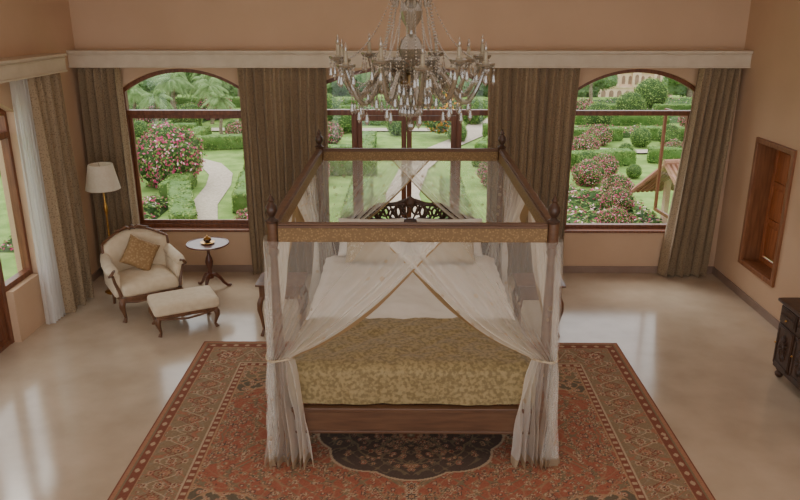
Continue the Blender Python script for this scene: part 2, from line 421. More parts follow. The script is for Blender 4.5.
# ------------------------------------------------------------------ rug
HW,HL=2.55,2.08; RC=(.05,6.14); res=.009
qx=np.arange(0,HW+res/2,res); qy=np.arange(0,HL+res/2,res)
X,Y=np.meshgrid(qx,qy,indexing='ij')
def col(*c): return np.array(S(*c)[:3])
RED=col(166,96,78);DRED=col(130,72,60);CRM=col(198,178,150);OLV=col(126,118,94);DK=col(62,64,66);GRN=col(96,98,82);TAN=col(180,146,114);PNK=col(184,126,104)
Cc=np.zeros(X.shape+(3,))+RED
def setm(m,c): Cc[m]=c
rng=np.random.RandomState(3)
d=np.minimum(HW-X,HL-Y)
def ros(cx,cy,r,cols,k=6,mask=None,rot=0):
    i0=max(0,int((cx-r*1.4)/res)); i1=int((cx+r*1.4)/res)+2; j0=max(0,int((cy-r*1.4)/res)); j1=int((cy+r*1.4)/res)+2
    x=X[i0:i1,j0:j1]-cx; y=Y[i0:i1,j0:j1]-cy
    if x.size==0: return
    rr=np.sqrt(x*x+y*y); th=np.arctan2(y,x); sub=Cc[i0:i1,j0:j1]
    b=rr/(r*(.82+.18*np.cos(k*th+rot)))
    mk=np.ones(x.shape,bool) if mask is None else mask[i0:i1,j0:j1]
    for t,c in zip((1,.72,.42,.2),cols): sub[(b<t)&mk]=c
fw,fl=HW-.66,HL-.66
field=d>.66
f1=np.sin(11*X+2.2*np.sin(6*Y+1))*np.sin(11*Y+2.2*np.sin(6*X))
setm(field&(np.abs(f1)<.09),OLV)
f2=np.sin(21*X+2*np.sin(9*Y))*np.sin(21*Y+2*np.sin(10*X+1))
setm(field&(np.abs(f2)<.09),TAN*.7+DRED*.3)
for _ in range(1000):
    cx,cy=rng.uniform(0,fw),rng.uniform(0,fl)
    ros(cx,cy,rng.uniform(.014,.034),[ (CRM,DRED,TAN,DK),(GRN,TAN,DRED,CRM),(TAN,GRN,CRM,DK),(DK,PNK,CRM,DRED)][rng.randint(4)],k=rng.randint(5,9),mask=field)
def spz(): 
    xx=(fw-X)/.78; yy=(fl-Y)/.55; return np.sqrt(xx*xx+yy*yy)/(1+.10*np.abs(np.sin(5*np.arctan2(yy,xx))))
sr=spz(); f3=np.sin(19*X+2*np.sin(12*Y))*np.sin(19*Y+2*np.sin(12*X))
for (sc,c) in ((1.0,TAN),(.97,GRN*.8+DK*.2),(.55,TAN),(.52,OLV)): setm(field&(sr<sc),c)
sp=field&(sr<.97); setm(sp&(np.abs(f3)<.16),TAN)
for _ in range(110):
    cx,cy=rng.uniform(fw-.8,fw),rng.uniform(fl-.6,fl); ros(cx,cy,rng.uniform(.016,.036),[(CRM,DRED,TAN,DK),(PNK,CRM,DRED,DK)][rng.randint(2)],mask=sp)
th=np.arctan2(Y/.62,X/.80); rr=np.sqrt((X/.82)**2+(Y/.66)**2); sct=1+.10*np.abs(np.cos(4*th))-.05
for (sc,c) in ((1.05,CRM),(1.02,DK),(.70,OLV),(.68,DK*.9)): setm(rr<sc*sct,c)
setm((rr<.98)&(np.abs(f3)<.12),OLV*.7+DK*.3)
for _ in range(90):
    a=rng.uniform(0,pi/2); r9=rng.uniform(.1,.9); ros(r9*.82*math.cos(a),r9*.66*math.sin(a),rng.uniform(.018,.036),[(TAN,DRED,CRM,DK),(PNK,DK,CRM,DK),(GRN,TAN,DK,DK)][rng.randint(3)],k=6)
ros(0,0,.12,(TAN,DRED,OLV,CRM),k=8)
for yy0 in (.80,.94): ros(0,yy0,.07,(CRM,DK,TAN,DRED),k=8)
for xx0 in (.98,1.14): ros(xx0,0,.08,(CRM,DK,TAN,DRED),k=8)
bd=~field
s=np.where(HW-X<HL-Y,Y,X)
setm(bd,TAN)
setm(bd&(d<.645),DRED); setm(bd&(d<.58),CRM); setm(bd&(d<.565),OLV*.7+TAN*.3)
setm((d>.59)&(d<.635)&(np.sin(s*70)>.2),CRM*.8+TAN*.2)
main=(d<.565)&(d>.17); mid=.3675
wv=mid+.11*np.sin(s*2*pi/.36)
setm(main&(np.abs(f3)<.08),GRN*.6+CRM*.4)
setm(main&(np.abs(f1)<.06),RED*.7+TAN*.3)
setm(main&(np.abs(d-wv)<.011),DRED); setm(main&(np.abs(d-(2*mid-wv))<.009),CRM)
q=.09
for k in range(16):
    p=q+k*.18
    for (a,b2,lim) in ((HW-mid,p,HL-.45),(p,HL-mid,HW-.45)):
        if p<lim: ros(a,b2,.074 if k%2 else .056,(DRED,TAN,RED,CRM) if k%2 else (CRM,DRED,TAN,DK),k=8,mask=main)
        if p<lim:
            for o2 in (-.13,.13):
                aa,bb2=(a+o2,b2) if a==HW-mid else (a,b2+o2)
                ros(aa,bb2,.036,(PNK,CRM,DRED,DK) if k%2 else (CRM,TAN,DRED,DK),k=6,mask=main)
ros(HW-mid,HL-mid,.11,(DRED,CRM,RED,DK),k=8)
for _ in range(560):
    cx,cy=rng.uniform(0,HW),rng.uniform(0,HL); ros(cx,cy,rng.uniform(.014,.024),(CRM,DRED,DK,DK) if rng.rand()<.5 else (RED,CRM,DK,DK),k=5,mask=main)
setm(d<=.17,TAN); setm(d<.158,DRED); setm((d>.075)&(d<.145)&(np.sin(s*45)>.1)&(np.abs(d-.11)<.024*np.abs(np.sin(s*45))),CRM*.7+TAN*.3)
setm(d<.07,OLV); setm(d<.05,RED*.5+TAN*.5); setm(d<.015,DRED)
mean=col(154,120,96); Cc=Cc*.76+mean*.24
Cc*=(.86+.24*rng.rand(*X.shape))[...,None]
def mir(a,ax): 
    r=np.flip(a,ax); sl=[slice(None)]*a.ndim; sl[ax]=slice(0,-1); return np.concatenate([r[tuple(sl)],a],axis=ax)
CF=mir(mir(Cc,0),1); fx=np.concatenate([-qx[::-1][:-1],qx]); fy=np.concatenate([-qy[::-1][:-1],qy])
nx,ny=len(fx),len(fy)
GX,GY=np.meshgrid(fx,fy,indexing='ij')
V=np.stack([GX,GY,np.full(GX.shape,.012)],-1).reshape(-1,3)
I=(np.arange(nx-1)[:,None]*ny+np.arange(ny-1)[None,:]).reshape(-1)
F=np.stack([I,I+ny,I+ny+1,I+1],-1)
top=len(V); per=[(i*ny) for i in range(nx)]+[(nx-1)*ny+j for j in range(1,ny)]+[i*ny+ny-1 for i in range(nx-2,-1,-1)]+[j for j in range(ny-2,0,-1)]
per=np.array(per); V2=V[per].copy(); V2[:,2]=0.001
n=len(per); k=np.arange(n); F2=np.stack([per[k],k+top,(k+1)%n+top,per[(k+1)%n]],-1)
VA=np.concatenate([V,V2]); FA=np.concatenate([F,F2])
me=bpy.data.meshes.new('rug'); me.vertices.add(len(VA)); me.vertices.foreach_set('co',VA.ravel())
me.loops.add(FA.size); me.loops.foreach_set('vertex_index',FA.ravel().astype(np.int32)); me.polygons.add(len(FA)); me.polygons.foreach_set('loop_start',(np.arange(len(FA))*4).astype(np.int32))
me.update(calc_edges=True)
ca=me.color_attributes.new('rugcol','FLOAT_COLOR','POINT')
cv=np.ones((len(VA),4)); cv[:top,:3]=CF.reshape(-1,3); cv[top:,:3]=CF.reshape(-1,3)[per]; ca.data.foreach_set('color',cv.ravel())
m,nt,b=newmat('rug_wool'); at=nt.nodes.new('ShaderNodeAttribute'); at.attribute_name='rugcol'
nt.links.new(at.outputs['Color'],b.inputs['Base Color']); b.inputs['Roughness'].default_value=.95; b.inputs['Specular IOR Level'].default_value=.1
nz=nt.nodes.new('ShaderNodeTexNoise'); nz.inputs['Scale'].default_value=160; bp=nt.nodes.new('ShaderNodeBump'); bp.inputs['Strength'].default_value=.4; bp.inputs['Distance'].default_value=.01
nt.links.new(nz.outputs['Fac'],bp.inputs['Height']); nt.links.new(bp.outputs['Normal'],b.inputs['Normal'])
me.materials.append(m)
rug=bpy.data.objects.new('rug',me); COL.objects.link(rug); rug.location=(RC[0],RC[1],0); rug['label']='large rust-red persian rug with olive border and dark medallion'; rug['category']='rug'

# ------------------------------------------------------------------ bed
BZ=.013; BX,BY=.05,7.445; hx,hy=1.15,1.705
bed=THING('four_poster_bed','carved wooden four-poster bed draped with sheer netting on the rug','bed',(BX,BY,BZ))
postprof=[(.055,0),(.06,.03),(.045,.06),(.055,.10),(.06,.14),(.06,.60),(.05,.63),(.062,.68),(.05,.73),(.035,.78),(.045,.95),(.048,1.1),(.042,1.4),(.034,1.8),(.03,1.95),(.045,1.99),(.032,2.03),(.05,2.07),(.05,2.24)]
finprof=[(.05,0),(.055,.02),(.03,.035),(.022,.05),(.04,.075),(.052,.105),(.046,.14),(.024,.165),(.02,.175),(.028,.19),(.016,.215),(.004,.24)]
for sx in (-1,1):
    for sy in (-1,1):
        p=OB('post',MB().lathe(postprof,n=16),bedM,parent=bed,loc=(sx*hx,sy*hy,0))
        OB('finial',MB().lathe(finprof,n=16),darkM,parent=p,loc=(0,0,2.24))
def rail(name,x0,x1,y0,y1,parent,mats):
    mb=MB(); mb.cur=0
    ax= abs(x1-x0)>abs(y1-y0); 
    def bx(h,za,zb):
        if ax: mb.bb(min(x0,x1),max(x0,x1),y0-h,y0+h,za,zb)
        else: mb.bb(x0-h,x0+h,min(y0,y1),max(y0,y1),za,zb)
    bx(.044,2.205,2.225); bx(.03,2.225,2.24); mb.cur=1; bx(.038,2.085,2.205)
    return OB(name,mb,mats,parent=parent,smooth=False,bevel=.005)
g=.05
rail('canopy_rail',-hx+g,hx-g,-hy,-hy,bed,[bedM,goldM]); rail('canopy_rail',-hx+g,hx-g,hy,hy,bed,[bedM,goldM])
rail('canopy_rail',-hx,-hx,-hy+g,hy-g,bed,[bedM,goldM]); rail('canopy_rail',hx,hx,-hy+g,hy-g,bed,[bedM,goldM])
mb=MB(); mb.bb(-hx+.05,hx-.05,-hy-.03,-hy+.03,.30,.52); mb.bb(-hx+.05,hx-.05,-hy-.045,-hy+.035,.50,.545); mb.bb(-hx+.05,hx-.05,-hy-.04,-hy+.035,.285,.315)
OB('footboard',mb,bedM,parent=bed,smooth=False,bevel=.008)
for s in (-1,1):
    OB('side_rail',MB().bb(s*hx-.03,s*hx+.03,-hy+.05,hy-.05,.30,.53),bedM,parent=bed,smooth=False,bevel=.008)
OB('mattress',MB().rbox((0,-.03,.70),(2.06,3.24,.30),.06,n=12),linenM,parent=bed)
hb=MB(); hbY=hy-.03
def hbtop(u,A=.30):
    return 1.20+A*max(0,math.cos(u*pi/2))**1.1+.018*math.cos(u*pi*5)
pts=[(-1.05,.35),(1.05,.35)]
for i in range(0,49):
    u=1-2*i/48; pts.append((1.05*u,hbtop(u,.16)-.04))
prism(hb,pts,hbY-.025,hbY+.025)
OB('headboard',hb,darkM,parent=bed,smooth=False,bevel=.004)
sc=MB()
def spiral(cx,cz,r0,r1,a0,turn,sx):
    P=[]
    for i in range(26):
        t=i/25; a=a0+turn*t; r=r0+(r1-r0)*t; P.append((sx*(cx+r*math.cos(a)),hbY-.02,cz+r*math.sin(a)))
    return P
for sx in (-1,1):
    sc.tube([(sx*(1.03-1.03*t),hbY,hbtop(1-t,.36)) for t in [i/40 for i in range(41)]],.028,8)
    for k in range(8):
        cx=.09+.125*k; top_=hbtop(cx/1.03,.36); cz=(top_+hbtop(cx/1.03,.16)-.03)/2; r0=max(.045,(top_-hbtop(cx/1.03,.16))/2+.015)
        sc.tube(spiral(cx,cz,r0,.01,pi/2 if k%2 else -pi/2,3.4*pi,sx),[.019-.008*i/25 for i in range(26)],6)
        sc.tube([(sx*(cx-.05),hbY,cz-r0),(sx*cx,hbY-.01,cz),(sx*(cx+.06),hbY,cz+r0)],[.010,.022,.008],6)
        sc.tube([(sx*(cx+.06),hbY,cz-r0),(sx*(cx+.02),hbY-.01,cz+.01),(sx*(cx-.05),hbY,top_)],[.008,.018,.008],6)
sc.lathe([(.005,0),(.07,.03),(.08,.07),(.05,.12),(.02,.14),(.002,.17)],c=(0,hbY,1.48),n=14)
OB('headboard_crest',sc,darkM,parent=bed)

def net(A,B,frac,nrm,ztop=2.10,tz=1.03,nf=7,off=.075):
    A=Vector(A);B=Vector(B);D=(B-A);Lh=D.length*frac;D.normalize();Nn=Vector(nrm)
    mb=MB(); nu=nf*18; rows=[]; nv=34; ph=random.random()*6; sd=random.random()*50; ed=[]
    def wob(u,v): return noise.noise(Vector((u*4+sd,v*2.2,sd)))
    for j in range(nv+1):
        v=j/nv; r=[]
        for i in range(nu+1):
            u=i/nu; uu=1-(1-u)**1.5
            a0=Lh*uu-.07*(1-u); a1=-.085+.21*u
            w=v**.96
            al=a0+(a1-a0)*w
            z=ztop+(tz+.03*u-ztop)*v - .13*math.sin(pi*v)*uu
            am=.008+.032*math.sin(pi*min(1,v*1.05))*(.25+.75*u)+.016*v
            fo=math.sin(2*pi*nf*(u+.07*wob(u,v))+ph+.8*math.sin(v*4))*am*(1+1.1*wob(u*2,v))+off+.03*uu*math.sin(pi*v)
            p=A+D*al+Nn*fo; r.append((p.x,p.y,z)); ed.append(u)
        rows.append(r)
    for j in range(1,25):
        v=j/24; r=[]
        for i in range(nu+1):
            u=i/nu; wd=.21+.20*v**.6+.03*math.sin(v*5+ph)
            al=.02+(u-.5)*wd+.045*v+.05*wob(u,v+2)*v
            am=.022+.040*v
            fo=math.sin(2*pi*nf*(u+.10*wob(u,1+v))+ph+.8*math.sin(4)+2.5*v*wob(1,v))*am*(1+1.3*wob(u*2,v+1))+off+.02*v
            p=A+D*al+Nn*fo; r.append((p.x,p.y,tz+.03*u*(1-v)+(.012-tz)*v)); ed.append(u*.93)
        rows.append(r)
    mb.sheet(rows); o=OB('net_curtain',mb,netM,parent=bed,angle=80)
    at=o.data.attributes.new('edge','FLOAT','POINT'); at.data.foreach_set('value',ed)
    c=A+D*.02+Nn*off*.6
    P=[]
    for k in range(21):
        t=2*pi*k/20; P.append(c+D*(.118*math.cos(t))+Nn*(.070*math.sin(t))+Vector((0,0,tz+.012+.02*math.cos(t))))
    OB('tieback',MB().tube(P,.009,6),tieM,parent=o)
for sx in (-1,1):
    net((sx*hx,-hy,0),(-sx*hx,-hy,0),.605,(0,-1,0))
    net((sx*hx,hy,0),(-sx*hx,hy,0),.605,(0,-1,0),nf=7)
    net((sx*hx,-hy,0),(sx*hx,hy,0),.54,(sx,0,0),nf=9)
    net((sx*hx,hy,0),(sx*hx,-hy,0),.54,(sx,0,0),nf=9)
def shell(name,x,y0,y1,zb,zt,front,mat,label,cat,wav=.012,ds=3.0,quilt=0):
    mb=MB(); rows=[]
    n=70; drop=zt-zb; tot=2*x+2*drop
    def cs(t):
        s2=t*tot
        if s2<drop: return -x,zb+s2
        if s2>drop+2*x: return x,zt-(s2-drop-2*x)
        return -x+(s2-drop),zt
    Ys=[]
    if front:
        for k in range(8): Ys.append((y0-.0,zb+(zt-zb)*k/8.0,True))
    ny2=int((y1-y0)/.022)
    for k in range(ny2+1): Ys.append((y0+(y1-y0)*k/ny2,zt,False))
    for (yy,zz,fr) in Ys:
        r=[]
        for i in range(n*2+1):
            px,pz=cs(i/(n*2)); pz=min(pz,zz)
            p=Vector((px,yy,pz))
            w=noise.noise(Vector((px*ds,yy*ds,pz*ds)))*wav+noise.noise(Vector((px*ds*3,yy*ds*3,pz*3)))*wav*.5
            if quilt: w+=quilt*(abs(math.sin((px+yy)*9))**.5*abs(math.sin((px-yy)*9))**.5-.5)
            if pz>=zt-1e-4:
                e1=max(0,abs(px)-(x-.09))/.09; e2=max(0,(y0+.09)-yy)/.09 if front else 0
                p.z+=w+wav-.04*min(1,e1*e1+e2*e2)
            else:
                if abs(px)>=x-1e-4: p.x+=math.copysign(wav+w,px)
                if fr: p.y-=wav+w
            r.append(p)
        rows.append(r)
    mb.sheet(rows)
    return OB(name,mb,mat,loc=(BX,BY,BZ),angle=80,label=label,cat=cat)
shell('duvet',1.045,-.85,1.45,.58,.868,False,linenM,'smooth white linen duvet spread on the bed','bedding',wav=.026,ds=2.4)
shell('bedspread',1.062,-1.668,-.62,.56,.905,True,spreadM,'folded gold brocade bedspread across the foot of bed','bedspread',wav=.024,ds=3.4,quilt=.014)
def pillow(name,w,h,T,mat,loc,tilt,rz,label,cat='pillow',group=None):
    def cf(u,v):
        k=2*v-1; pin=1-.06*(1-abs(k)**2)*abs(u)**3; pin2=1-.06*(1-abs(u)**2)*abs(k)**3
        return (u*w/2*pin,0,(h/2)*(1+k*pin2))
    return OB(name,MB().puff(cf,T,n=18,pw=3),mat,loc=loc,rot=(tilt,0,rz),weld=True,label=label,cat=cat,group=group,angle=80)
zt=BZ+.915
for sx in (-1,1):
    pillow('pillow',.85,.50,.24,linenM,(BX+sx*.50,BY+1.36,zt),-.45,0,'large white linen pillow leaning on headboard',group='white bed pillows')
for sx in (-1,1):
    pillow('bed_cushion',.68,.48,.20,pillM,(BX+sx*.47,BY+1.10,zt),-.36,.05*sx,'beige brocade cushion leaning on white pillow','cushion',group='beige bed cushions')

# ------------------------------------------------------------------ nightstands
def cab_leg(h,r=.03,dx=1,dy=1):
    P=[(0,0,h),(.022*dx,.022*dy,h*.86),(.028*dx,.028*dy,h*.7),(.01*dx,.01*dy,h*.42),(-.004*dx,-.004*dy,h*.18),(.014*dx,.014*dy,h*.05),(.02*dx,.02*dy,0)]
    R=[r,r*1.15,r*1.0,r*.62,r*.45,r*.7,r*.72]
    Q=[];RR=[]
    for i in range(len(P)-1):
        for k in range(3):
            t=k/3; Q.append(tuple(P[i][a]*(1-t)+P[i+1][a]*t for a in range(3))); RR.append(R[i]*(1-t)+R[i+1]*t)
    Q.append(P[-1]);RR.append(R[-1]); return MB().tube(Q,RR,10)
def nightstand(x,y,group):
    ns=THING('nightstand','carved wooden nightstand with curved legs beside the bed','nightstand',(x,y,0),0,group)
    OB('tabletop',MB().rbox((0,0,.69),(.60,.48,.03),.012,n=6),chairM,parent=ns)
    OB('body',MB().bb(-.26,.26,-.2,.2,.50,.674),chairM,parent=ns,smooth=False,bevel=.006)
    dr=OB('drawer',MB().bb(-.21,.21,-.212,-.2,.52,.655),chairM,parent=ns,smooth=False,bevel=.005)
    OB('knob',MB().lathe([(.006,0),(.014,.012),(.012,.024),(.003,.03)],n=12),brassM,parent=dr,loc=(0,-.212,.59),rot=(pi/2,0,0))
    for sx in (-1,1):
        for sy in (-1,1): OB('leg',cab_leg(.52,.032,sx,sy),chairM,parent=ns,loc=(sx*.235,sy*.175,0))
nightstand(-1.56,8.6,'bedside nightstands'); nightstand(1.66,8.6,'bedside nightstands')

# ------------------------------------------------------------------ armchair
CHX,CHY,CS=-3.60,9.36,1.13
ch=THING('armchair','cream upholstered armchair with carved walnut frame and cabriole legs','armchair',(CHX,CHY,0),math.radians(33)); ch.scale=(CS,CS,1.03)
OB('seat',MB().rbox((0,-.04,.40),(.66,.68,.17),.06,puff=.05,n=12),creamM,parent=ch)
def backf(u,v):
    top=.98-.10*abs(u)**2.2+.02*math.cos(u*pi)
    z=.42+(top-.42)*v
    return (u*(.34+.04*v),.27+.10*v-.13*abs(u)**2.5,z)
OB('backrest',MB().puff(backf,.16,n=20,nv=16,pw=6),creamM,parent=ch,weld=True,angle=70)
fr=MB()
P=[(u*.385,backf(u,1)[1],backf(u,1)[2]+.01) for u in [-1+2*i/30 for i in range(31)]]
fr.tube([(-.36,.18,.42)]+[(-.385,.20,.6)]+P+[(.385,.20,.6),(.36,.18,.42)],.016,8)
for sx in (-1,1):
    fr.tube([(sx*.02,.35,1.0),(sx*.07,.35,1.035),(sx*.14,.34,1.01),(sx*.2,.335,1.0)],[.018,.02,.014,.008],8)
fr.lathe([(.005,0),(.03,.02),(.022,.045),(.003,.06)],c=(0,.355,1.0),n=12)
OB('back_frame',fr,chairM,parent=ch)
for sx in (-1,1):
    ar=MB()
    ar.rbox((sx*.36,.0,.47),(.085,.58,.32),.035,n=8)
    ar.tube([(sx*.36,.26,.72),(sx*.375,.15,.685),(sx*.39,0,.66),(sx*.395,-.15,.655),(sx*.39,-.25,.65),(sx*.385,-.30,.635)],[.055,.066,.070,.070,.066,.035],12)
    a=OB('armrest',ar,creamM,parent=ch)
    wo=MB()
    wo.tube([(sx*.41,-.10,.58),(sx*.43,-.26,.60),(sx*.425,-.345,.65),(sx*.40,-.35,.69),(sx*.38,-.31,.69),(sx*.38,-.29,.655)],[.012,.016,.018,.018,.014,.01],8)
    wo.tube([(sx*.405,-.31,.62),(sx*.385,-.29,.52),(sx*.355,-.31,.42),(sx*.335,-.33,.34)],[.016,.018,.02,.026],8)
    OB('arm_support',wo,chairM,parent=a)
ap=MB(); ap.bb(-.33,.33,-.385,-.35,.27,.335); ap.bb(-.33,.33,.26,.29,.27,.335); ap.bb(-.36,-.33,-.35,.26,.27,.335); ap.bb(.33,.36,-.35,.26,.27,.335)
ap.tube([(-.32,-.375,.285),(-.18,-.39,.262),(-.06,-.392,.268),(0,-.395,.25),(.06,-.392,.268),(.18,-.39,.262),(.32,-.375,.285)],.018,8)
OB('seat_frame',ap,chairM,parent=ch,bevel=.006)
for sx in (-1,1):
    OB('leg',cab_leg(.31,.036,sx,-1),chairM,parent=ch,loc=(sx*.325,-.35,0))
    OB('leg',MB().tube([(0,0,.32),(0,.02,.2),(0,.07,.0)],[.03,.024,.017],8),chairM,parent=ch,loc=(sx*.31,.25,0))
R=math.radians(33)
def L2W(lx,ly,lz): 
    lx*=CS;ly*=CS; return (CHX+lx*math.cos(R)-ly*math.sin(R), CHY+lx*math.sin(R)+ly*math.cos(R), lz)
pc=pillow('throw_cushion',.42,.42,.15,cushM,L2W(.03,.02,.535),0,0,'tan patterned square cushion propped on the armchair','cushion')
pc.matrix_world=Matrix.Translation(L2W(.0,.04,.76))@Matrix.Rotation(R,4,'Z')@Matrix.Rotation(math.radians(-28),4,'X')@Matrix.Rotation(math.radians(32),4,'Y')@Matrix.Translation((0,0,-.21))

ot=THING('ottoman','cream upholstered footstool with carved walnut legs before the armchair','footstool',(-2.88,8.73,0),math.radians(28))
OB('seat',MB().rbox((0,0,.345),(.82,.55,.14),.045,puff=.022,n=12),creamM,parent=ot)
ap=MB(); ap.bb(-.38,.38,-.255,.255,.235,.285)
for s in (-1,1): ap.tube([(-.35,s*.25,.245),(-.17,s*.262,.222),(0,s*.268,.205),(.17,s*.262,.222),(.35,s*.25,.245)],.014,8)
OB('seat_frame',ap,chairM,parent=ot,bevel=.006)
for sx in (-1,1):
    for sy in (-1,1): OB('leg',cab_leg(.26,.034,sx,sy),chairM,parent=ot,loc=(sx*.345,sy*.215,0))

TX,TY=-2.88,10.06
st=THING('side_table','round mahogany pedestal table with tripod feet near the window','table',(TX,TY,0),.4)
OB('tabletop',MB().lathe([(.02,.675),(.27,.678),(.30,.685),(.31,.695),(.30,.708),(.285,.710),(.28,.704),(.02,.704)],n=40),mahM,parent=st)
OB('pedestal',MB().lathe([(.05,.17),(.055,.2),(.035,.24),(.028,.3),(.05,.36),(.058,.42),(.045,.48),(.024,.53),(.022,.58),(.05,.64),(.09,.675)],n=20),mahM,parent=st)
for k in range(3):
    a=2*pi*k/3; c,s2=math.cos(a),math.sin(a)
    OB('foot',MB().tube([(r*c,r*s2,z) for r,z in ((.02,.22),(.08,.21),(.14,.15),(.19,.07),(.24,.025),(.28,.02),(.30,.03))],[.03,.03,.026,.022,.02,.022,.012],8),mahM,parent=st)
tb=THING('lidded_bowl','small brass lidded bowl on a dish on the side table','bowl',(TX,TY,.7105))
OB('dish',MB().lathe([(.04,0),(.09,.006),(.105,.014),(.10,.016),(.03,.008)],n=24),brassM,parent=tb)
OB('bowl',MB().lathe([(.025,.008),(.05,.025),(.058,.05),(.055,.062)],n=20),darkM,parent=tb)
OB('lid',MB().lathe([(.058,.062),(.045,.08),(.015,.092),(.008,.098),(.014,.108),(.003,.116)],n=20),brassM,parent=tb)

lp=THING('floor_lamp','slim brass floor lamp with cream drum shade behind the armchair','lamp',(-4.25,9.95,0))
OB('base',MB().lathe([(.15,0),(.155,.012),(.13,.025),(.05,.04),(.025,.07),(.02,.1)],n=28),brassM,parent=lp)
OB('pole',MB().lathe([(.014,.09),(.014,.6),(.026,.62),(.014,.64),(.013,1.15),(.022,1.18),(.03,1.24),(.02,1.31),(.013,1.34),(.012,1.52),(.01,1.82)],n=14),brassM,parent=lp)
mb=MB().lathe([(.235,1.53),(.165,1.88)],n=36,cap=False); mb.lathe([(.23,1.535),(.162,1.875)],n=36,cap=False)
sh=OB('lamp_shade',mb,shadeM,parent=lp)
rg=MB()
for k in range(3):
    a=2*pi*k/3; rg.tube([(0,0,1.82),(.165*math.cos(a),.165*math.sin(a),1.87)],.003,6)
OB('shade_fitter',rg,brassM,parent=sh)

sb=THING('sideboard','dark carved wooden sideboard with doors and drawers against wall','cabinet',(4.40,6.72,0),0)
mb=MB(); mb.bb(-.28,.34,-.72,.72,.12,.88)
OB('body',mb,darkM,parent=sb,smooth=False,bevel=.006)
OB('top',MB().rbox((.02,0,.90),(.69,1.52,.045),.015,n=6),darkM,parent=sb)
for sx in (-1,1):
    for sy in (-1,1): OB('foot',MB().lathe([(.02,0),(.04,.02),(.048,.05),(.03,.08),(.045,.10),(.045,.12)],n=14),darkM,parent=sb,loc=(.04+sx*.26,sy*.66,0))
for k in range(4):
    yc=-.54+.36*k
    d=MB(); d.bb(-.295,-.28,yc-.165,yc+.165,.17,.64)
    d.bb(-.302,-.295,yc-.15,yc+.15,.185,.21); d.bb(-.302,-.295,yc-.15,yc+.15,.60,.625); d.bb(-.302,-.295,yc-.15,yc-.125,.185,.625); d.bb(-.302,-.295,yc+.125,yc+.15,.185,.625)
    for q in range(16):
        a=2*pi*q/16; d.tube([(-.296,yc,.405),(-.309,yc+.05*math.cos(a),.405+.09*math.sin(a)),(-.296,yc+.095*math.cos(a),.405+.16*math.sin(a))],[.004,.012,.003],6)
    do=OB('door',d,darkM,parent=sb,bevel=.003)
    OB('knob',MB().lathe([(.006,0),(.013,.01),(.003,.024)],n=10),brassM,parent=do,loc=(-.302,yc+.14,.42),rot=(0,-pi/2,0))
    d=MB(); d.bb(-.295,-.28,yc-.165,yc+.165,.67,.85); d.bb(-.303,-.295,yc-.14,yc+.14,.695,.825)
    for q in range(-3,4): d.tube([(-.30,yc+q*.038-.014,.76),(-.311,yc+q*.038,.76+.02*(1-abs(q)*.15)),(-.30,yc+q*.038+.014,.76)],[.004,.010,.004],6)
    do=OB('drawer',d,darkM,parent=sb,bevel=.003)
    OB('knob',MB().lathe([(.006,0),(.013,.01),(.003,.024)],n=10),brassM,parent=do,loc=(-.305,yc,.73),rot=(0,-pi/2,0))

# ------------------------------------------------------------------ chandelier
CX,CY=.03,5.5
cd=THING('chandelier','large crystal chandelier with candle arms and hanging prisms','chandelier',(CX,CY,3.0))
Z=lambda z:z-3.0
OB('canopy',MB().lathe([(.10,Z(5.3)),(.095,Z(5.27)),(.03,Z(5.22)),(.012,Z(5.2))],n=24),chgoldM,parent=cd)
ck=MB()
for i in range(22):
    z0=5.2-.04*i; P=[]
    for q in range(13):
        a=2*pi*q/12; lx=.012*math.cos(a); lz=.028*math.sin(a); P.append((lx if i%2 else 0, 0 if i%2 else lx, Z(z0-.02)+lz))
    ck.tube(P,.004,5)
OB('chain',ck,chgoldM,parent=cd)
OB('stem',MB().lathe([(r,Z(z)) for r,z in ((.01,4.36),(.03,4.34),(.045,4.3),(.02,4.25),(.03,4.2),(.055,4.13),(.03,4.05),(.018,4.0),(.05,3.96),(.085,3.9),(.07,3.84),(.03,3.78),(.03,3.74),(.07,3.70),(.095,3.64),(.07,3.57),(.03,3.5),(.03,3.46),(.07,3.42),(.09,3.38),(.05,3.33),(.02,3.3),(.02,3.25),(.035,3.22),(.02,3.18),(.008,3.12))],n=16),armM,parent=cd)
OB('bowl',MB().lathe([(r,Z(z)) for r,z in ((.05,3.46),(.12,3.48),(.17,3.52),(.21,3.57),(.205,3.57),(.16,3.525),(.05,3.48))],n=28),armM,parent=cd)
OB('crown',MB().lathe([(r,Z(z)) for r,z in ((.03,3.98),(.09,3.99),(.13,4.03),(.12,4.03),(.08,4.01),(.03,4.0))],n=28),armM,parent=cd)
OB('hub',MB().lathe([(r,Z(z)) for r,z in ((.04,3.36),(.085,3.38),(.095,3.42),(.085,3.46),(.04,3.48))],n=24),chgoldM,parent=cd)
def prismdrop(mb,x,y,z,l,w):
    n=6; vs=[(x,y,z)]
    for (k,r) in ((.25,w*.5),(.72,w)):
        for i in range(n):
            a=2*pi*i/n; vs.append((x+r*math.cos(a),y+r*math.sin(a),z-l*k))
    vs.append((x,y,z-l)); fs=[]
    for i in range(n):
        j=(i+1)%n; fs+=[(0,1+i,1+j),(1+i,1+n+i,1+n+j,1+j),(1+n+i,2*n+1,1+n+j)]
    mb.add(vs,fs)
def bead(mb,p,r):
    x,y,z=p; mb.add([(x+r,y,z),(x-r,y,z),(x,y+r,z),(x,y-r,z),(x,y,z+r*1.2),(x,y,z-r*1.2)],[(0,2,4),(2,1,4),(1,3,4),(3,0,4),(2,0,5),(1,2,5),(3,1,5),(0,3,5)])
pendant=MB(); bead(pendant,(0,0,-.012),.009); bead(pendant,(0,0,-.032),.010); prismdrop(pendant,0,0,-.04,.09,.016)
tips=[]
